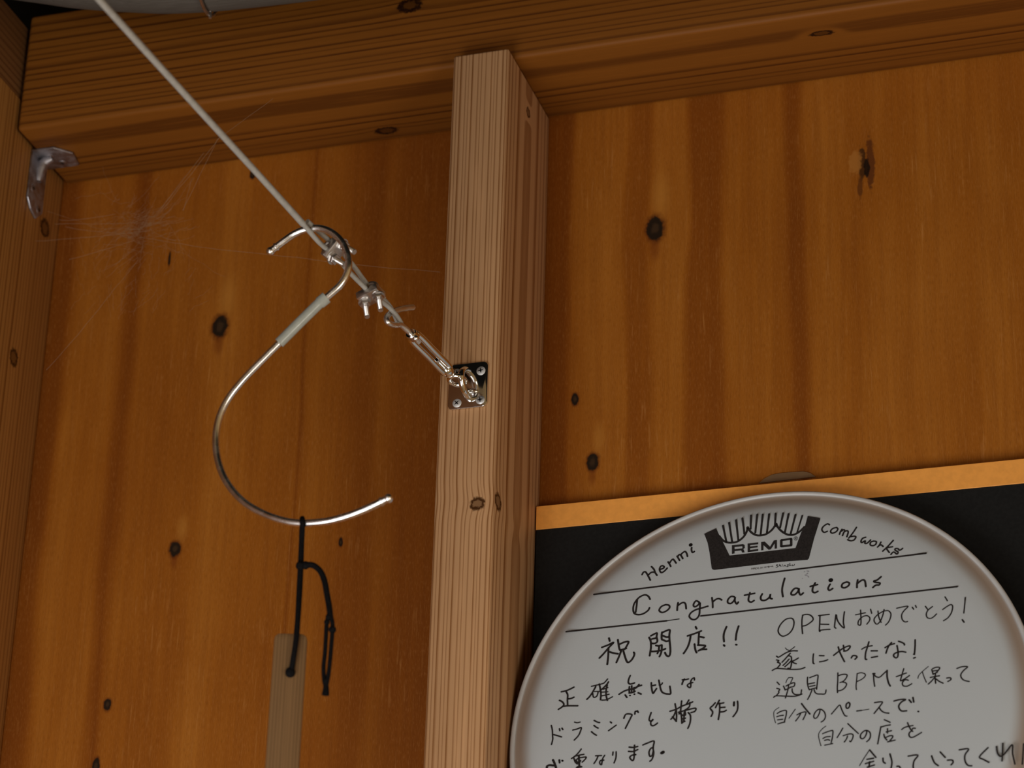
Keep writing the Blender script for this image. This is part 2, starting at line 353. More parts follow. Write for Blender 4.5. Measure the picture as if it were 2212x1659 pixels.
# pressed stiffening rib across the bend
b = MB(); yc = -.0415
b.tube([(cx + .0020, yc, -.0200), (cx + .0026, yc, -.0120), (cx + .0050, yc, -.0055), (cx + .0110, yc, -.0028)], lambda q: .0042 * (0.55 + 0.45 * math.sin(math.pi * q)), 14, True, 6)
obj('stiffening_rib', b, M_ZINC, root)
def screw_bm(c, nrm, rr, up, dome=.0006):
    M = frame(c, nrm, up); b = MB()
    b.lathe([(1e-6, dome), (rr * .45, dome * .95), (rr * .85, dome * .6), (rr, 0), (rr, -.0012), (1e-6, -.0012)], M, 28); return b, M
def screw(c, nrm, rr, up, parent, mat=None, rot=0.0):
    b, M = screw_bm(c, nrm, rr, up); s = obj('screw', b, mat or M_SCREW, parent)
    q = MB(); M = M @ Matrix.Rotation(rot, 4, 'Z')
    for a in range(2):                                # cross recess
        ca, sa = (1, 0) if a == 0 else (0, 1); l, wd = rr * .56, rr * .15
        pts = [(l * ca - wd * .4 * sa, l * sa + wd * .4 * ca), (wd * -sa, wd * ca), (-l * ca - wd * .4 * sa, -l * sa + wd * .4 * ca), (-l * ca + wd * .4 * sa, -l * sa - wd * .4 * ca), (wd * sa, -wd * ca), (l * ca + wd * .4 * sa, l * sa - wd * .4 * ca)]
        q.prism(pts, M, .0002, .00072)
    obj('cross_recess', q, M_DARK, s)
screw((cx + .0022, -.0480, -.0290), (1, 0, 0), .0030, (0, 1, 0), root, M_ZINC)
screw((cx + .0022, -.0370, -.0405), (1, 0, 0), .0030, (0, 1, 0), root, M_ZINC)
screw((cx + .0100, -.0435, -.0022), (0, 0, -1), .0030, (0, 1, 0), root, M_ZINC)
screw((cx + .0150, -.0335, -.0022), (0, 0, -1), .0030, (0, 1, 0), root, M_ZINC)

# ------------------------------------------------------------------ eye plate on the stud
pl = [at(973, 789, -PD), at(1056, 786, -PD), at(1056, 880, -PD), at(973, 887, -PD)]
ex0, ex1 = -.0313, -.0058; ez0, ez1 = -.2590, -.2282
root = thing('eye_plate', 'shiny square steel eye plate screwed to the front of the pale stud', 'eye plate', ((ex0 + ex1) / 2, -PD, (ez0 + ez1) / 2))
def rrect(x0, x1, y0, y1, r, n=6):
    o = []
    for (a, b, s) in ((x1 - r, y1 - r, 0), (x0 + r, y1 - r, 1), (x0 + r, y0 + r, 2), (x1 - r, y0 + r, 3)):
        o += [(a + r * math.cos((s + k / n) * math.pi / 2), b + r * math.sin((s + k / n) * math.pi / 2)) for k in range(n + 1)]
    return o
b = MB().prism(rrect(ex0, ex1, ez0, ez1, .0034), Matrix(((1, 0, 0, 0), (0, 0, -1, -PD - .0001), (0, 1, 0, 0), (0, 0, 0, 1))), 0, .0018, .0005)
obj('base_plate', b, M_CHROME, root)
ecx = (ex0 + ex1) / 2 + .0005; yp = -PD - .0019
b = MB().tube([(ecx + .0008, yp + .001, -.2530), (ecx + .0008, yp - .0040, -.2527), (ecx + .0004, yp - .0092, -.2512), (ecx, yp - .0132, -.2475), (ecx, yp - .0144, -.2440), (ecx, yp - .0132, -.2405), (ecx + .0004, yp - .0092, -.2372), (ecx + .0008, yp - .0040, -.2358), (ecx + .0008, yp + .001, -.2356)], .0020, 18, True, 6)
obj('ring', b, M_CHROME, root)
for (u, q, rot) in ((1039, 801, .15), (987, 871, .75), (1037.5, 864, .1), (988, 806, .4)):
    c = at(u, q, yp); screw((c.x, yp - .0002, c.z), (0, -1, 0), .0029, (1, 0, 0), root, M_SCREW, rot)

# ------------------------------------------------------------------ wire rope, clips, turnbuckle
def yd(u): return -.1070 - (985 - u) * .00050
def rp(u, q, dy=0.0): return at(u, q, yd(u) + dy)
A = [(150, -72), (215, 0), (330, 127), (440, 248), (560, 379), (655, 484), (690, 524), (722, 551), (757, 590), (787, 620), (803, 637), (835, 659), (852, 676)]
ra = [rp(*q) for q in A]; top = rp(100, -127); far = ra[0] + (ra[0] - ra[2]) * 2.2
loop = [rp(862, 690, .0005), rp(866, 698, .0030), rp(860, 697, .0055)]
Bk = [rp(846, 668, .0055), rp(830, 648, .0050), rp(800, 622, .0030), rp(783, 601, .0015), rp(764, 575, .0008), rp(732, 537, .0), rp(700, 510, .0), rp(680, 493, .0), rp(664, 478, .0)]
root = thing('wire_rope', 'grey plastic-coated wire rope slanting from the top left down to the turnbuckle', 'wire rope', tuple(ra[5]))
obj('coated_wire', MB().tube([far] + ra[:6], .0019, 14, True), M_ROPE, root)
b = MB().tube(crv(ra[5:] + loop + Bk, 6), .00148, 14, True); obj('end_loop', b, M_ROPE, root)

def wire_clip(c, t, roll, label):
    """saddle clamp: local x along the rope, local z towards the threaded leg ends"""
    t = t.normalized(); M0 = frame(c, t, (0, 0, -1)); ang = math.radians(roll)
    zd = M0.col[0].to_3d() * math.cos(ang) + M0.col[1].to_3d() * math.sin(ang)
    M = frame(c, zd, t)
    root = thing('wire_clip', label, 'wire clip', tuple(c), 'wire rope clips')
    g = .0047
    b = MB().prism([(-.0072, .0012), (-.0030, .0012), (-.0016, .0026), (.0016, .0026), (.0030, .0012), (.0072, .0012), (.0072, .0062), (-.0072, .0062)], M @ Matrix(((0, 0, 1, 0), (1, 0, 0, 0), (0, 1, 0, 0), (0, 0, 0, 1))), -.0056, .0056, .0007)
    obj('saddle', b, M_STEEL, root)
    pts = [(0, -g, .0180), (0, -g, .0060), (0, -g, -.0005)] + [(0, -g * math.cos(a), -.0005 - .0042 * math.sin(a)) for a in [math.pi * k / 8 for k in range(1, 8)]] + [(0, g, -.0005), (0, g, .0060), (0, g, .0180)]
    b = MB().tube([M @ Vector(q) for q in pts], .00150, 14, True)
    for sy in (-g, g):                                   # thread ridges on the leg ends
        for k in range(14): b.lathe([(.00150, 0), (.00172, .00022), (.00150, .00044)], M @ Matrix.Translation((0, sy, .0105 + k * .00050)), 14)
    obj('u_bolt', b, M_STEEL, root)
    for sy in (-g, g):
        b = MB().lathe([(.0016, .0063), (.0034, .0063), (.0034, .0087), (.0030, .0092), (.0016, .0092)], M @ Matrix.Translation((0, sy, 0)), 6)
        b.lathe([(.0016, .0062), (.0040, .0062), (.0040, .0068), (.0016, .0068)], M @ Matrix.Translation((0, sy, 0)), 24)
        obj('nut', b, M_STEEL, root)
tdir = (rp(835, 659) - rp(690, 524))
c1 = (rp(710, 541) + rp(720, 529)) / 2; c2 = (rp(796, 630) + rp(803, 625)) / 2
wire_clip(c1, tdir, -52, 'steel wire rope clip partly hidden behind the top curve of the S-hook')
wire_clip(c2, tdir, -15, 'steel wire rope clip next to the turnbuckle hook, both threaded legs pointing down')

P1, P2 = rp(873, 706), rp(978, 812)
ax = (P2 - P1).normalized(); L = (P2 - P1).length
root = thing('turnbuckle', 'small open-frame steel turnbuckle linking the wire rope to the eye plate', 'turnbuckle', tuple((P1 + P2) / 2))
M = frame(P1, ax, ray(900, 750).cross(ax))
f0 = L * .16; f1 = L * .92
b = MB()
for sx in (-1, 1):
    b.tube([M @ Vector((sx * .0012, 0, f0)), M @ Vector((sx * .0027, 0, f0 + .004)), M @ Vector((sx * .0026, 0, (f0 + f1) / 2)), M @ Vector((sx * .0027, 0, f1 - .004)), M @ Vector((sx * .0012, 0, f1))], lambda q: .0013 + .0009 * max(0, math.sin(math.pi * q)) ** .5, 12, True, 5)
b.lathe([(.0013, 0), (.0031, 0), (.0036, .0007), (.0036, .0050), (.0028, .0060), (.0013, .0060)], M @ Matrix.Translation((0, 0, f0 - .002)), 24)
b.lathe([(.0013, 0), (.0028, 0), (.0034, .0009), (.0034, .0052), (.0029, .0060), (.0013, .0060)], M @ Matrix.Translation((0, 0, f1 - .004)), 24)
obj('frame', b, M_CHROME, root)
sc = M @ Vector((0.0016, -.0036, f0 + .0055))
obj('lock_screw', MB().ball(rp(898, 731, -.0060), .0020), M_SATIN, root)
hk = [M @ Vector((0, 0, f0 + .008)), M @ Vector((0, 0, f0 - .001))] + [rp(866, 702, .0015), rp(857, 702, .0010), rp(846, 701, .0005), rp(838, 696, .0012), rp(835, 688, .0030), rp(839, 680, .0055), rp(850, 673, .0080), rp(864, 668, .0095), rp(880, 665, .0090), rp(891, 664, .0080)]
obj('hook', MB().tube(hk, lambda q: .00165 + .00025 * q, 16, True, 6).ball(hk[-1], .00190, 14), M_BAR, root)
e1 = M @ Vector((0, 0, f1 - .006)); rc = Vector((ecx - .0005, yp - .0135, -.2400))
eye = rc - ax * .0002
b = MB().tube([e1, M @ Vector((0, 0, f1 + .0045))], .0018, 16, True)
ring_c = M @ Vector((0, 0, f1 + .0045)) + ax * .0050
rx = ax; ry = ax.cross(Vector((0, 0, 1))).normalized()
b.tube([ring_c + (rx * math.cos(a) + ry * math.sin(a)) * .0050 for a in [2 * math.pi * k / 28 for k in range(28)]], .0015, 14, False, 0, True)
obj('eye_bolt', b, M_CHROME, root)
b = MB(); 
for k in range(16): b.lathe([(.00145, 0), (.00175, .00022), (.00145, .00044)], M @ Matrix.Translation((0, 0, f1 - .012 + k * .0005)), 12)
obj('threaded_rod', b.tube([M @ Vector((0, 0, f1 - .014)), M @ Vector((0, 0, f1 - .003))], .00145, 12, True), M_CHROME, root)

# ------------------------------------------------------------------ S-hook
YH = -.2635
hp = [(587, 541), (612, 522), (635, 506), (660, 496), (690, 493), (716, 502), (738, 522), (751, 551), (752, 582), (738, 612), (712, 637), (690, 655), (650, 694), (605, 739), (560, 784), (520, 826), (490, 866), (472, 907), (466, 952), (472, 1000), (491, 1044), (525, 1083), (570, 1110), (618, 1126), (660, 1130), (706, 1126), (750, 1115), (792, 1099), (836, 1078)]
H = [at(u, q, YH) for u, q in hp]
root = thing('s_hook', 'large shiny steel S-hook hung over the wire rope', 'hook', tuple(H[3]))
obj('rod', MB().tube(H, .00205, 20, True, 6), M_SATIN, root)
sl = [at(u, q, YH) for u, q in ((704, 629), (680, 655), (650, 684), (620, 713), (597, 737))]
sl = [at(u + 1, q + 9, YH) for u, q in ((702, 637), (685, 652), (650, 686), (620, 716), (596, 740))]
sl = [H[10] * .55 + H[11] * .45, H[11], H[12], H[12] * .5 + H[13] * .5, H[13] * .95 + H[14] * .05]
obj('plastic_sleeve', MB().tube(sl, .00315, 18, True, 4).tube([sl[0] - (sl[1] - sl[0]).normalized() * .0012, sl[0] + (sl[1] - sl[0]).normalized() * .004], .0036, 18), M_SLEEVE, root)
for a, bq in ((H[0], H[1]), (H[-1], H[-2])):
    dn = (a - bq).normalized(); b = MB().ball(a + dn * .0008, .0026); b.lathe([(.0020, 0), (.0026, .0002), (.0026, .0012), (.0020, .0014)], frame(a - dn * .0040, dn), 20)
    obj('ball_end', b, M_SATIN, root)

# ------------------------------------------------------------------ wooden tag on a black cord
YT = YH
hb = at(653, 1129, YH)
root = thing('hanging_tag', 'slim wooden tag hanging by a black cord from the bottom of the S-hook', 'tag', tuple(hb))
M_TAG = lumber('weathered_tag_wood', 2, (-.30, -.27), .0016, (.170, .090, .034), (.080, .040, .014), wob=.002, rough=.7)
q0, q1 = at(594, 1376, YT), at(663, 1380, YT)
tc = (q0 + q1) / 2; hw = (q1 - q0).length / 2; tz = at(628, 1371, YT).z
fx = Vector((ROT[2].x, ROT[2].y, 0)).normalized()             # tag faces the viewer's side
side = Vector((0, 0, 1)).cross(fx) * -1
side = Vector((fx.y, -fx.x, 0))
hw *= (q1 - q0).normalized().dot(side)
r_ = .0035
pts = [(-hw - .0006, -.27), (hw - .0004, -.27)] + [(hw - r_ + r_ * math.cos(a), -r_ + r_ * math.sin(a)) for a in [math.pi / 2 * k / 6 for k in range(7)]] + [(-hw + r_ + r_ * math.cos(a), -r_ + r_ * math.sin(a)) for a in [math.pi / 2 * (1 + k / 6) for k in range(7)]]
M = frame((tc.x, YT, tz), -fx, side)
MT = Matrix(((side.x, 0, -fx.x, tc.x), (side.y, 0, -fx.y, YT), (0, 1, 0, tz), (0, 0, 0, 1)))
obj('wooden_strip', MB().prism(pts, MT, -.0022, .0022, .0008), M_TAG, root)
hole = at(627, 1451, YT - .0024)
obj('cord_hole', MB().lathe([(1e-6, 0), (.0024, 0), (.0026, .0003), (1e-6, .0004)], frame(hole, -fx), 20), M_DARK, root)
cp = [at(629, 1452, YT - .0030), at(634, 1420, YT - .0040), at(641, 1370, YT - .0036), at(645, 1300, YT - .0015), at(648, 1240, YT), at(651, 1180, YT), at(653, 1142, YT - .0010), at(653, 1130, YT - .0032), at(653, 1120, YT), at(653, 1130, YT + .0036), at(652, 1150, YT + .0015), at(650, 1220, YT + .0016), at(646, 1300, YT + .0012), at(640, 1372, YT + .0040), at(630, 1450, YT + .0036)]
b = MB().tube(cp, .00150, 12, True, 5).ball(at(627, 1453, YT - .0030), .0027, 14)
obj('cord', b, M_CORD, root)
b = MB().ball(at(649, 1222, YT - .001), .0026, 14).ball(at(660, 1221, YT - .001), .0023, 14)
b.tube([at(u, q, YT - .001) for u, q in ((650, 1222), (664, 1220), (678, 1222), (692, 1234), (701, 1255), (706, 1282), (711, 1310), (714, 1336))], .00165, 12, True, 5)
b.tube([at(u, q, YT - .001) for u, q in ((711, 1325), (706, 1345), (704, 1375), (702, 1410), (699, 1440), (700, 1466), (703, 1482))], .00120, 10, True, 5)
b.tube([at(u, q, YT - .0014) for u, q in ((713, 1325), (718, 1345), (718, 1362), (716, 1390), (713, 1425), (709, 1460), (704, 1484))], .00120, 10, True, 5)
for u, q, rr in ((718, 1360, .0021), (711, 1333, .0020), (704, 1472, .0019), (704, 1286, .0), (706, 1344, .0016)):
    if rr: b.ball(at(u, q, YT - .0012), rr, 12)
b.tube([at(u, q, YT - .0012) for u, q in ((704, 1476), (704, 1488), (703, 1501))], lambda q: .0013 + .0008 * q, 10, True, 3)
obj('knotted_tail', b, M_CORD, root)

# ------------------------------------------------------------------ black board with a golden band
YB = -.0100
pz = at(1155, 1095, YB).z; yz = at(1150, 1145, YB).z
root = thing('poster_board', 'black board with a golden yellow band along its top edge behind the drumhead', 'poster', (.17, -.005, -.633))
M_BLACK = plain('black_card', (.0072, .0072, .0066), .6, 0, .2, .2, 500)
M_GOLD = plain('golden_yellow_paper', (.80, .330, .060), .42, 0, .5, .05, 240, .0002)
obj('board', MB().box((.0012, YB + .0006, -.633), (.352, -.0008, pz)), M_BLACK, root)
obj('golden_band', MB().box((.0008, YB, yz), (.3522, -.0006, pz + .0003), .0003, 1), M_GOLD, root)
tb = [(at(u, q, -.0008).x, at(u, q, -.0008).z) for u, q in ((1640, 1044), (1652, 1034), (1668, 1026), (1690, 1022), (1735, 1019), (1750, 1022), (1762, 1030))]
b = MB().prism(tb, Matrix(((1, 0, 0, 0), (0, 0, -1, 0), (0, 1, 0, 0), (0, 0, 0, 1))), .0003, .0012)
tab = obj('hanging_tab', b, plain('brown_paper_tape', (.175, .095, .038), .7), root); tab['label'] = 'brown paper hanging tab'

# ------------------------------------------------------------------ drumhead with writing
TILT = .17; DR = .15685
dc = Vector((.15833, -.05193, -.45883)); dv = Vector((0, math.sin(TILT), math.cos(TILT))); dn = Vector((0, -math.cos(TILT), math.sin(TILT)))
MD = Matrix(((1, dv.x, dn.x, dc.x), (0, dv.y, dn.y, dc.y), (0, dv.z, dn.z, dc.z), (0, 0, 0, 1)))
root = thing('drumhead', 'round white drumhead with black handwriting and logo leaning before the black board', 'drumhead', tuple(dc + Vector((0, 0, 0)) - dv * DR))
FH = .0042
tf = NT('coated_drum_film'); p = tf.xyz()
n1 = tf.noise(tf.vec(p[0], p[1], p[2]), 900, 3); n2 = tf.noise(tf.vec(p[0], p[1], p[2]), 9, 2)
cf = tf.mix(n2, (.430, .458, .462), (.455, .475, .478)); tf.bump(n1, .2, .0002); 
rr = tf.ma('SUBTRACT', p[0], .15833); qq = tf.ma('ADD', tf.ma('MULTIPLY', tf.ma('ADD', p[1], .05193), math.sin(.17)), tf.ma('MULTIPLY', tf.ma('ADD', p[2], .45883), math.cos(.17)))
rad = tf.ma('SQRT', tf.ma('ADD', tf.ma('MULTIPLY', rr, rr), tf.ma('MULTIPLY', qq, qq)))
cf = tf.mix(tf.ma('MULTIPLY', tf.mr(rad, .1405, .1508), tf.mr(rad, .1550, .1525)), cf, (.27, .205, .155))       # brown ring just inside the rim
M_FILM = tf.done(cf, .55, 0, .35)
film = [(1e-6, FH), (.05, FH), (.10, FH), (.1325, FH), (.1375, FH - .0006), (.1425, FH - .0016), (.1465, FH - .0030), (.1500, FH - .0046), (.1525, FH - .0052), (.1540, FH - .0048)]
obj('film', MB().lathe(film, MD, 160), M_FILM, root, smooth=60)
hoop = [(.1538, -.0060), (.1538, -.0006), (.1545, 0), (.1558, 0), (.15665, -.0006), (DR, -.0020), (DR, -.0105), (.1555, -.0120), (.1545, -.0118), (.1538, -.0100)]
M_HOOP = plain('grey_hoop', (.47, .46, .44), .45, 0, .5, .06)
obj('hoop', MB().lathe(hoop + hoop[:1], MD, 160), M_HOOP, root, smooth=50)
INV = MD.inverted()
def dp(u, q):                                          # photo pixel -> drumhead plane
    r2 = INV @ onp(u, q, dc + dn * (FH + .0001), dn); return (r2.x, r2.y)
PXM = 1 / 3650.0
M_INK = plain('black_marker_ink', (.016, .012, .011), .6, 0, .3, .25, 700)
M_PRINT = plain('printed_logo_ink', (.018, .015, .014), .6, 0, .3, .3, 900)
M_FADED = plain('fine_grey_print', (.10, .09, .08), .6, 0, .3, .2, 900)
M_SMUDGE = plain('faint_grey_smudge', (.30, .30, .32), .6, 0, .3, .2, 900)
def write(name, blocks, mat=None):
    b = MB(); h = FH + .00008
    for (x0, y0, sc, wd, txt) in blocks:
        for stx in txt.split(';'):
            stx = stx.strip()
            if not stx: continue
            ww = wd
            if stx[0] == '@': hd, stx = stx[1:].split(' ', 1); ww = float(hd)
            pts = [tuple(float(c) for c in q.split(',')) for q in stx.split()]
            P = [Vector((x0 + q[0] / sc, y0 + q[1] / sc, 0)) for q in pts]
            if len(P) > 2: P = crv(P, 4)
            b.ribbon([dp(q.x, q.y) for q in P], ww / sc * PXM, MD, h); h += .0000004
    o = obj(name, b, mat or M_INK, root, smooth=0); return o
INKS = {
 'name_lettering': [
 (1370,1170,13.825,58,"235,985 270,920 330,900 380,960 430,1050 480,1150;430,990 490,930 560,910 620,920;515,745 590,830 630,930 680,1005;770,830 860,800 895,760 850,720 790,740 755,820 780,900 820,925 900,880 985,790;1010,605 1060,680 1090,740;1060,630 1110,560 1160,525 1210,580 1250,640;1280,435 1320,500 1355,560;1300,440 1350,385 1400,420 1450,505;1390,390 1450,330 1520,295 1570,360 1590,440;@125 1685,97;1715,180 1710,250 1740,325 1795,295"),
 (1760,1110,8.508,33,"270,200 230,185 160,230 130,290 170,340 230,320;400,250 330,270 290,320 320,355 390,330 425,280 400,250;500,285 470,330 455,375;490,320 530,290 550,310 530,350 510,400;540,330 590,310 615,335 590,420;765,250 700,350 625,445;660,420 730,410 755,430 720,480 660,495 605,475;935,430 880,450 850,500 865,530 910,500 930,500 920,540 960,540 1005,500 1025,480;1080,500 1030,520 1020,570 1070,585 1120,560 1130,510 1080,500;1215,520 1190,570 1155,610;1180,585 1220,570 1255,600;1440,490 1350,590 1250,685;1430,605 1340,620 1320,640 1370,710;1615,635 1560,670 1530,640 1480,640 1480,670 1530,700 1510,740 1450,700 1400,745")],
 'congratulations_lettering': [
 (1350,1260,7.373,32,"400,255 370,205 310,185 220,230 150,320 130,410 150,480 220,500 300,480 370,430 390,390;195,260 185,360 170,460;650,340 580,370 545,430 590,465 660,440 710,390 700,350 650,340;845,310 835,370 832,430;850,350 910,310 960,320 975,405;1180,300 1130,280 1090,340 1110,375 1160,350 1195,310 1190,420 1180,510 1130,570 1070,575 1025,530 1050,470 1130,420 1220,395 1320,365;1385,230 1395,300 1398,385;1395,300 1450,255 1500,245 1540,265;1740,215 1690,210 1640,260 1640,310 1690,320 1740,270 1755,220 1750,280 1780,330 1805,300;1905,190 2065,160;1990,150 1970,230 1970,280 2010,300 2055,275"),
 (1620,1220,7.135,32,"190,450 165,500 180,545 240,545 300,500 315,450 310,510 340,525;535,210 505,320 495,400 508,490;740,365 690,365 640,420 640,460 690,460 740,410 755,365 755,420 780,465 820,435;930,335 1040,305;1005,280 970,350 965,410 1000,430 1045,410;@75 1245,237;1235,300 1205,360 1225,395 1275,365;1490,265 1430,290 1415,340 1460,355 1520,320 1530,280 1490,265;1660,235 1650,300 1650,350;1655,290 1720,240 1770,245 1785,335;2020,185 1960,235 1910,250 1930,270 2000,280 1990,310 1940,315 1895,350")],
 'ruled_lines': [(0,0,1,4.2,"1283,1284 2000,1195;1223,1364.5 1440,1341;@2.5 1440,1341 1467,1337;1514,1330.5 2068,1267")],
 'opening_greeting': [
 (1270,1340,11.06,52,"502,425 520,495;335,645 480,590 615,525 500,650 380,790 275,900;490,660 485,850 462,1050;525,755 600,780 715,800;715,465 730,560 755,690 790,730;760,570 870,520 970,508 940,590 880,690;770,710 850,690 915,670;790,740 740,870 680,1005;845,730 880,850 920,965 965,1005 1040,950 1095,860 1110,800 1095,765;1462,410 1500,500 1505,650 1490,750 1475,845;1505,370 1580,330 1650,305 1640,400 1660,500 1600,550 1520,550;1530,445 1630,425;1770,285 1760,360 1765,450 1800,470 1870,500 1920,490;1780,290 1870,250 1955,230 1945,350 1950,480 1965,620 1970,750 1950,840 1915,860 1870,830 1840,770;1790,365 1870,400 1940,395;1625,600 1690,610 1760,590;1525,745 1620,740 1760,715 1850,680;1700,620 1690,720 1660,790;1765,595 1760,720 1740,800 1710,865"),
 (1450,1340,11.06,52,"582,155 605,200;390,372 550,320 715,255;462,375 440,500 400,620 345,720 295,790;665,285 655,420 650,550;700,395 780,412;555,570 575,700 605,770;635,590 730,595 815,610 770,660 650,725;650,725 740,695 840,692;1320,155 1265,290 1250,400 1262,505;1255,590 1272,612;1610,140 1560,300 1540,465;1545,580 1562,585")],
 'left_message': [
 (1190,1450,11.06,46,"250,490 350,470 450,430 550,380;365,490 400,560 395,680 400,810;400,660 480,650 550,620;205,695 270,730 310,790 270,850 180,910;270,845 400,825 640,825;@38 970,360 1100,330 1250,290 1300,250 1355,185;1070,370 990,510 920,610 860,670;@38 1000,530 1010,600 1040,625 1100,590 1130,490;@34 1045,485 1200,480;1155,305 1180,420 1195,550 1185,680;1375,255 1330,320 1230,420 1180,450;1345,330 1320,450 1320,580 1350,695;@36 1250,430 1360,390;@36 1215,500 1360,490;@36 1210,590 1390,550;@36 1215,690 1330,680 1470,610;1895,105 1860,190 1850,270 1890,305 1950,295 1995,280;1630,550 1740,480 1850,440 1960,415 2060,370 2165,335;2105,315 2040,390 1950,430;1875,370 1870,440 1875,520;1930,350 1930,430 1925,510;1985,390 1985,450 1985,500;1870,520 1940,510 2010,480;1885,435 2020,405 2060,375;1775,565 1815,625;1885,578 1893,580;1992,547 1999,549;2085,515 2155,545"),
 (1330,1440,11.06,46,"850,385 855,480 870,580 895,640 930,590 975,525;880,455 950,440;1030,325 1050,420 1075,540 1110,610 1180,645 1260,655 1310,650 1310,580 1293,470;@38 1040,440 1090,430 1115,390;@40 1590,315 1650,315 1740,295;1640,300 1600,370 1585,425;@42 1880,320 1875,270 1820,300 1790,370 1795,450 1775,505 1720,470 1720,430 1780,395 1840,380"),
 (1170,1530,11.06,40,"230,410 255,520 260,650 265,740 235,865;290,630 380,655 475,685;425,490 435,535;485,475 508,510;@34 785,330 850,345 920,330;745,520 850,495 945,460 930,540 880,650 780,760;1255,290 1330,330 1385,342;1250,410 1300,450 1350,475;1190,560 1250,610 1310,645;1640,325 1670,350;1600,535 1690,470 1780,405;@58 125,1427 130,1385 180,1360 260,1365 330,1375 340,1450 310,1560;@58 270,1235 310,1320 350,1450;@50 422,1235 430,1300;@50 490,1250 502,1258;945,975 880,1060 800,1140 715,1200;780,1150 900,1120 1010,1100;770,1190 800,1280 850,1330;@55 890,1150 895,1280 900,1400;930,1180 1050,1165 1060,1190 1010,1250 970,1285;850,1210 900,1200;820,1230 850,1290 900,1300 930,1250;850,1400 940,1390;830,1425 960,1400;1290,1135 1430,1130;1350,1140 1310,1230 1250,1320;1505,1125 1460,1200 1440,1300 1430,1350 1390,1320 1390,1270 1430,1240 1485,1240;1705,1045 1698,1120;1780,1040 1775,1180 1730,1305"),
 (1330,1500,7.373,29,"130,380 165,315 255,320 240,370 200,450 155,540;305,315 310,275 335,268;345,262 360,288;565,290 535,380 540,420 580,420 595,395 560,440 560,480 585,500 620,490 665,458;945,150 960,230 970,330 965,425;865,268 960,240 1030,200 1100,170 1160,150 1225,120;1050,105 1040,200 1030,290;1165,90 1130,150;1180,130 1170,200 1090,260;955,270 920,350 880,395;905,355 965,430;1000,285 1130,250 1270,220 1260,270 1200,290;1155,290 1190,340 1185,450 1150,540;1040,300 1050,380 1055,460;1100,260 1110,330 1060,330;1060,390 1110,380;1055,450 1100,430;1090,290 1085,420;1010,310 1040,300;1585,135 1545,180 1505,220 1540,270 1540,310 1520,350;1650,95 1620,150 1590,210;1640,150 1720,135;1655,140 1655,270 1635,400;1670,210 1740,205;1670,280 1720,275 1760,255;@36 1885,125 1882,178;1940,110 1945,190 1930,270 1870,355;215,840 280,845 350,830;205,908 280,910 350,880;300,810 295,900 295,980 280,1050 245,1040 225,1000 260,970 320,960;435,805 520,770 610,745 595,850 605,940 580,1030 545,1065;600,850 560,860 530,920 545,985 580,970 600,900;@58 735,932 755,922")],
 'right_message': [
 (1660,1300,11.06,37,"540,390 430,410 330,490 260,590 230,690 260,770 330,820 400,810 500,750 580,640 610,510 590,420 540,390;820,320 800,430 800,600 815,760;815,320 910,300 1000,320 1060,380 1060,440 980,510 900,560 820,580;1200,330 1450,300;1230,340 1225,500 1215,680 1230,710;1230,535 1440,540;1230,680 1350,665 1470,658;1610,630 1580,600 1590,480 1615,300 1640,420 1700,530 1810,630 1790,500 1795,380 1815,240"),
 (1830,1280,7.9,24,"145,380 310,345;228,300 235,420 235,520 222,558 185,540 200,470 270,410 340,395 385,430 380,480 335,540;400,285 418,355;525,315 540,420 580,510;630,290 610,380 570,480 510,540 465,500 465,440 530,370 620,320 700,310 745,360 735,440 700,510 655,555;845,268 950,245 1040,235 970,310 930,380 940,460 985,500 1030,495;1110,250 1135,285;1165,220 1180,255;1335,235 1375,290;1455,240 1380,300 1350,370 1370,430 1430,440 1480,410 1525,365;1670,75 1710,140;1630,290 1700,240 1770,205 1800,240 1780,340 1720,430 1645,480;2015,85 2005,220 1990,350;@30 1965,465 1995,505"),
 (1650,1380,12.29,42,"@24 570,240 610,285 660,300;@28 820,210 730,280 630,345;420,475 600,365 750,320 890,320;335,460 385,490;335,560 400,580 360,620 430,650 420,700 350,780;700,385 640,450 570,530 485,620;640,450 720,470 735,560 730,680 700,780 640,780;670,540 590,630 510,705;720,590 640,670 560,740;915,510 830,560 750,600;750,600 800,640 860,660;225,840 320,790 450,790 700,810 900,810 1000,795 1090,760;1318,400 1305,520 1310,640 1335,660;1475,445 1595,450;1480,610 1600,590 1695,555"),
 (1790,1370,10.533,40,"115,480 230,390 330,320 430,275 485,270 480,310 420,370 345,385;335,255 345,330 350,380;218,290 250,400 300,510 360,625;515,540 550,490 610,490 645,520 600,570;@34 755,340 850,290 990,262;915,175 880,300 840,430 835,560 865,575;970,378 1105,378;975,530 1110,505;1285,305 1380,250 1495,215;1430,190 1370,260 1330,350 1305,430;1590,160 1660,185 1715,215 1725,245;1555,260 1570,340 1580,430 1570,510 1530,540 1480,500 1490,450 1570,410 1670,395 1755,410;1968,130 1965,300 1950,460;1935,455 1942,458;1935,545 1970,532"),
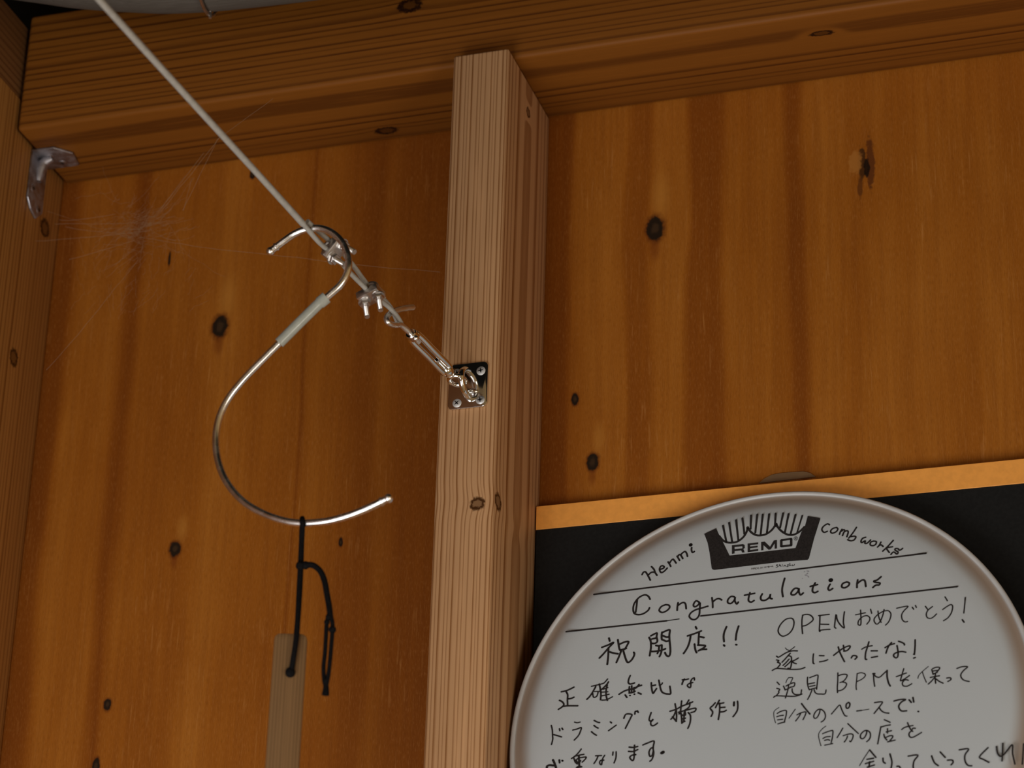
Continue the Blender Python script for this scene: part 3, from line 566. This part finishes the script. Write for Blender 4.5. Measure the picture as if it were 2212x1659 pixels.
 (1660,1440,11.06,34,"205,370 260,430;200,520 270,545 240,590 250,620 190,690;@22 480,265 440,320 415,385;@26 480,265 575,265 560,320 530,380;360,465 400,560;420,465 500,420 620,385 610,470 520,490;480,440 470,530 440,640 405,750;410,555 520,500;565,530 570,600 620,660 700,670 770,655 790,555;125,735 180,700 400,705 600,710 720,690 800,655;935,255 930,380 955,510 985,555;985,265 1080,230 1180,205 1170,350 1150,540;955,415 1030,400 1100,385;985,475 1110,450;975,555 1050,530 1130,510;1040,560 990,680 935,785;1090,550 1110,610 1160,650 1250,655 1350,650 1375,560;1658,150 1655,350 1645,500 1650,620;1670,220 1750,190 1850,185 1880,220 1830,310 1770,360 1710,380;1770,370 1840,385 1865,430 1820,510 1750,560 1670,580"),
 (1840,1430,8.193,26,"@22 95,205 85,330 75,420 82,490;@22 100,205 170,190 235,215 230,260 170,310 95,345;385,210 390,320 405,430;385,210 430,260 490,270 550,220 625,150;@32 625,150 625,260 650,370 680,425;@34 375,208 405,205;790,260 870,230 965,195;920,120 890,220 860,330;1020,240 950,290 870,335;870,335 960,315 1000,325;930,320 895,370 910,420 970,430 1020,410 1060,385;@17 1355,80 1270,150 1190,230 1170,290;@19 1250,180 1280,270 1320,360;1415,135 1440,220;1430,120 1490,95 1555,100 1530,150 1490,190;1440,160 1510,150;1440,215 1510,185;1390,275 1480,255 1550,245;1480,200 1475,290 1485,375;1470,270 1410,340 1355,390;1490,300 1550,345 1615,375;1680,285 1740,280 1755,310 1700,345;1860,115 1950,85 2050,85 1980,150 1930,220 1940,280 1990,325 2075,345"),
 (1660,1500,11.06,33,"@20 250,315 180,360 130,420 130,530 150,620 170,680;210,455 300,405 420,385 425,480 400,580 375,670;200,535 280,510 355,500;220,610 340,595;225,705 310,680 390,660;@25 640,355 560,470 490,570;@40 790,220 880,340 990,470;680,490 780,440 890,420 880,490 825,605;770,450 730,530 650,635;1230,380 1220,440 1170,540 1120,575 1085,550 1090,480 1140,400 1210,355 1280,370 1345,440 1360,540 1320,620 1260,660;1505,470 1600,360 1700,255 1740,340 1790,450 1830,510 1875,520;@40 1905,195 1860,235 1855,310 1890,335 1930,300 1945,230 1920,195 1905,195"),
 (1820,1490,11.642,38,"@40 360,535 480,520;@22 480,520 665,490;805,325 1000,305 950,400 880,490 795,595;920,450 980,530 1060,575 1165,590;@44 1295,285 1430,250 1590,245 1480,310 1415,400 1430,480 1490,535 1610,530;@46 1675,255 1728,318;@46 1770,195 1792,308;@44 1900,545 1912,549;610,1040 600,1110 560,1190 500,1235 450,1200 460,1120 540,1040 620,1025 690,1080 700,1170 670,1250 610,1305;1050,755 1120,785 1195,820;970,940 1080,905 1200,885;965,930 940,1060 910,1220 885,1360;1130,980 1130,1090;1100,1060 1230,1030;1040,1120 1060,1200 1115,1265;1090,1200 1180,1160 1260,1160 1250,1210 1190,1280;1135,1310 1230,1290 1320,1268;1490,1000 1580,940 1770,900;1635,830 1670,920 1720,1010;1830,970 1770,970 1730,1040 1690,1070 1670,1130 1700,1190 1770,1195 1870,1145 1985,1075;1720,1010 1765,1050"),
 (1750,1550,14.747,44,"@30 500,275 400,350 290,480 270,600 300,750 345,900;400,515 520,465 650,425 725,425 715,600 690,720 670,800;410,670 500,620 640,605;460,730 560,705 620,725;465,880 590,855 715,830;1040,340 960,480 860,640;1200,195 1350,340 1535,510;1055,580 1180,540 1300,520 1370,560 1350,670 1295,770 1260,750;1190,590 1160,680 1090,780"),
 (1840,1590,5.946,22,"@14 230,175 160,280 100,380;230,180 310,275;195,300 280,285;175,355 280,325;230,330 220,400;200,400 290,372;190,430 280,420;400,285 405,330 430,350;490,230 515,330 505,410 490,470;580,390 610,390 625,420;725,258 850,245 800,320 790,410 830,460;1025,255 1060,340 1110,380;1135,205 1200,275;1230,310 1290,310 1300,340 1275,370;1380,178 1500,165 1455,240 1455,320 1490,375 1540,382;1750,150 1640,265 1690,300 1760,338;1860,135 1870,210 1905,260 1960,230 2060,110 2065,220 2095,360;1940,95 1930,320;2208,100 2195,300 2190,360")],
}
for nm, bl in INKS.items():
    if nm == 'name_lettering':
        for q in bl: write(nm, [q])
    else: write(nm, bl)
write('fine_print', [(1610,1200,18.43,17,"240,560 250,490 285,545 315,480 320,545;335,550 365,475 395,540;345,525 385,515;410,545 410,475 450,475 470,505 445,540 410,545;545,465 503,470 503,530 555,525;503,500 545,495;610,525 605,460;640,520 635,455 700,505 700,445;765,450 770,490 800,490 810,445;940,425 905,430 910,455 940,470 930,490 900,485;1050,460 1075,405 1110,455;835,488 838,490;965,475 968,477")], M_FADED)
write('small_handwriting', [(1610,1200,18.43,30,"@18 760,455 850,450 950,435 1090,430;1300,365 1250,370 1230,385 1290,420 1290,450 1220,470;1370,350 1345,420;1350,405 1395,385 1410,435;1475,400 1460,430;1473,355 1477,357;1545,390 1535,435;1540,405 1580,385 1610,430;1720,350 1670,380 1710,400 1700,435 1650,440;1780,300 1760,415;1765,395 1800,380 1825,410;1870,365 1880,410 1930,400 1960,350")])
write('ink_smudge', [(1620,1220,7.135,20,"880,95 905,100;890,130 870,150 905,190;@14 835,110 845,105;@12 805,210 812,214;@16 872,165 850,160")], M_SMUDGE)
# printed crown logo: open tray, comb teeth over three scallops, block lettering
b = MB()
lp = [dp(1500 + x / 7.373, 1080 + y / 7.373) for x, y in ((155,540),(345,450),(405,580),(460,680),(560,885),(1610,765),(1700,520),(1760,420),(1805,255),(1830,258),(1995,285),(2005,300),(1990,350),(1905,620),(1825,930),(1800,955),(1400,985),(900,1045),(320,1115),(290,1108),(275,1085),(240,830),(210,680),(165,560))]
bmq = bmesh.new(); fq = bmq.faces.new([bmq.verts.new((x, y, FH + .00012)) for x, y in lp]); bmesh.ops.triangulate(bmq, faces=[fq]); b.bm(bmq, MD)
obj('printed_tray_logo', b, M_PRINT, root, smooth=0)
LG = (1500, 1080, 7.373)
write('printed_scallops', [(*LG, 38, "395,575 450,640 520,675 600,680 690,660 780,590 830,510 850,440;850,440 900,510 970,555 1050,565 1150,540 1240,470 1300,380;1300,385 1350,460 1420,520 1500,555 1590,550 1680,500 1750,430;@50 848,440 852,465;@56 1298,385 1302,410")], M_PRINT)
write('comb_teeth', [(*LG, 34, "455,410 510,670;553,362 600,660;663,320 700,640;763,290 780,400 795,540;902,245 895,460;1000,230 970,520;1088,230 1055,550;1190,225 1155,520;1293,215 1285,390;1413,210 1365,440;1500,222 1440,520;1610,235 1530,550;@28 1718,250 1635,520")], M_PRINT)
b = MB()
def quads(Q, b=b):
    for q in Q:
        vs = [MD @ Vector((*dp(1500 + x / 7.373, 1080 + y / 7.373), FH + .00014)) for x, y in q]; b.add(vs, [tuple(range(len(vs)))])
quads([[(598,722),(640,718),(640,853),(598,860)], [(640,718),(780,702),(780,735),(640,751)], [(762,703),(800,715),(803,770),(765,775)], [(640,785),(790,768),(775,800),(640,817)], [(740,795),(785,790),(800,835),(762,840)],
       [(848,695),(888,690),(888,828),(848,833)], [(888,690),(1017,675),(1017,706),(888,721)], [(888,742),(1008,728),(1008,756),(888,770)], [(888,797),(1017,781),(1017,812),(888,828)],
       [(1063,670),(1100,666),(1100,800),(1063,805)], [(1100,666),(1120,664),(1205,745),(1205,790),(1180,793),(1100,720)], [(1205,745),(1265,645),(1280,643),(1280,690),(1218,788),(1205,790)], [(1278,642),(1315,638),(1315,773),(1278,778)],
       [(1363,640),(1405,632),(1405,755),(1375,755),(1363,745)], [(1380,625),(1545,603),(1560,615),(1560,632),(1400,655),(1370,640)], [(1522,610),(1562,615),(1562,725),(1545,740),(1522,740)], [(1370,735),(1400,722),(1530,707),(1562,720),(1548,738),(1390,758),(1370,750)]])
obj('printed_block_letters', b, M_PRINT, root, smooth=0)
ring = ' '.join('%.0f,%.0f' % (1615 + 29 * math.cos(a * math.pi / 8), 612 + 29 * math.sin(a * math.pi / 8)) for a in range(17))
write('registered_mark', [(*LG, 8, ring + ";1605,628 1605,596 1622,597 1625,605 1620,613 1606,613;1614,613 1627,628")], M_PRINT)


# ------------------------------------------------------------------ grey duct hose along the beam top
du = [(-20, -10), (60, 2), (110, 9), (165, 17), (230, 23), (300, 27), (350, 29), (400, 28), (450, 25), (520, 18), (600, 9), (680, -1), (800, -18), (950, -42)]
RD = .040
up = -(ROT[1] - ROT[2] * 0)                              # image up, to set the hose axis above its visible lower edge
pts = [at(u, q, -BD - RD - .004) + Vector(up) * RD for u, q in du]
root = thing('duct_hose', 'grey fabric duct hose sagging along the top edge of the wooden beam', 'hose', tuple(pts[6]))
th = NT('grey_woven_hose'); p = th.xyz()
n1 = th.noise(th.vec(th.ma('MULTIPLY', p[0], 8.0), th.ma('MULTIPLY', p[1], 700.0), th.ma('MULTIPLY', p[2], 700.0)), 1.0, 2)
ch = th.mix(n1, (.070, .062, .050), (.135, .122, .102)); th.bump(n1, .4, .0006)
obj('hose', MB().tube(pts, RD, 40, True, 5), th.done(ch, .8, 0, .3), root)
si = pts[8]; td = (pts[9] - pts[7]).normalized(); Ms = frame(si, ROT[0] * .6 + td * .4)
b = MB().tube([Ms @ Vector(((RD + .0024) * math.cos(a), (RD + .0024) * math.sin(a), 0)) for a in [2 * math.pi * k / 48 for k in range(48)]], .0011, 10, False, 0, True)
lo = at(454, 27, -BD - RD - .004) ; b.ball(lo + Vector((0, -.001, .002)), .0019, 10).tube([lo + Vector((0, 0, .001)), lo + Vector((.0004, 0, -.0045))], .0011, 8)
obj('wire_strap', b, M_STEEL, root)

# ------------------------------------------------------------------ cobweb in the left bay
b = MB(); rnd = random.Random(3)
def fix(q, y): return min(y, -.032 - max(0, 345 - q[1]) * .0007)
def strand(a, c, y0, y1, r=.00007, sag=3, jit=0):
    n = 7; P = []; y0 = fix(a, y0); y1 = fix(c, y1)
    for k in range(n):
        t = k / (n - 1); u = a[0] + (c[0] - a[0]) * t + rnd.uniform(-jit, jit); q = a[1] + (c[1] - a[1]) * t + sag * 4 * t * (1 - t) + rnd.uniform(-jit, jit)
        P.append(at(u, q, y0 + (y1 - y0) * t))
    b.tube(P, r, 5, False)
W0 = -.030
for a, c in (((118, 484), (282, 482)), ((60, 522), (300, 500)), ((128, 476), (248, 462)), ((140, 490), (300, 505)), ((282, 482), (340, 464)), ((340, 464), (400, 380)), ((330, 470), (440, 330)), ((345, 460), (480, 290)),
             ((300, 512), (440, 535)), ((440, 535), (640, 556)), ((640, 556), (950, 587)), ((395, 455), (414, 385)), ((330, 500), (380, 520)), ((100, 800), (235, 640)), ((235, 640), (300, 560)), ((395, 455), (470, 300)), ((470, 300), (590, 212)), ((150, 560), (290, 520))):
    strand(a, c, W0 + rnd.uniform(-.012, .008), W0 + rnd.uniform(-.012, .008), .00008, rnd.uniform(-2, 4), .8)
for k in range(150):
    a = (rnd.gauss(300, 38), rnd.gauss(490, 24)); an = rnd.gauss(-.45, .75) + (3.14 if rnd.random() < .4 else 0); l = abs(rnd.gauss(0, 40)) + 12
    c = (a[0] + math.cos(an) * l * 1.3, a[1] + math.sin(an) * l)
    strand(a, c, W0 + rnd.uniform(-.01, .01), W0 + rnd.uniform(-.01, .01), .00004, rnd.uniform(-5, 8), 3)
for k in range(60):
    a = (rnd.uniform(150, 420), rnd.uniform(540, 690)); an = rnd.uniform(-1.9, -.5); l = rnd.uniform(15, 60)
    strand(a, (a[0] + math.cos(an) * l, a[1] + math.sin(an) * l), W0, W0 + rnd.uniform(-.01, .01), .000035, rnd.uniform(-5, 5), 2)
o = obj('cobweb', b, plain('dusty_silk', (.30, .20, .12), .8, 0, .2), base=tuple(at(305, 497, W0)))
tag(o, 'wispy dusty cobweb stretched across the left plywood bay beside the corner post', 'cobweb')
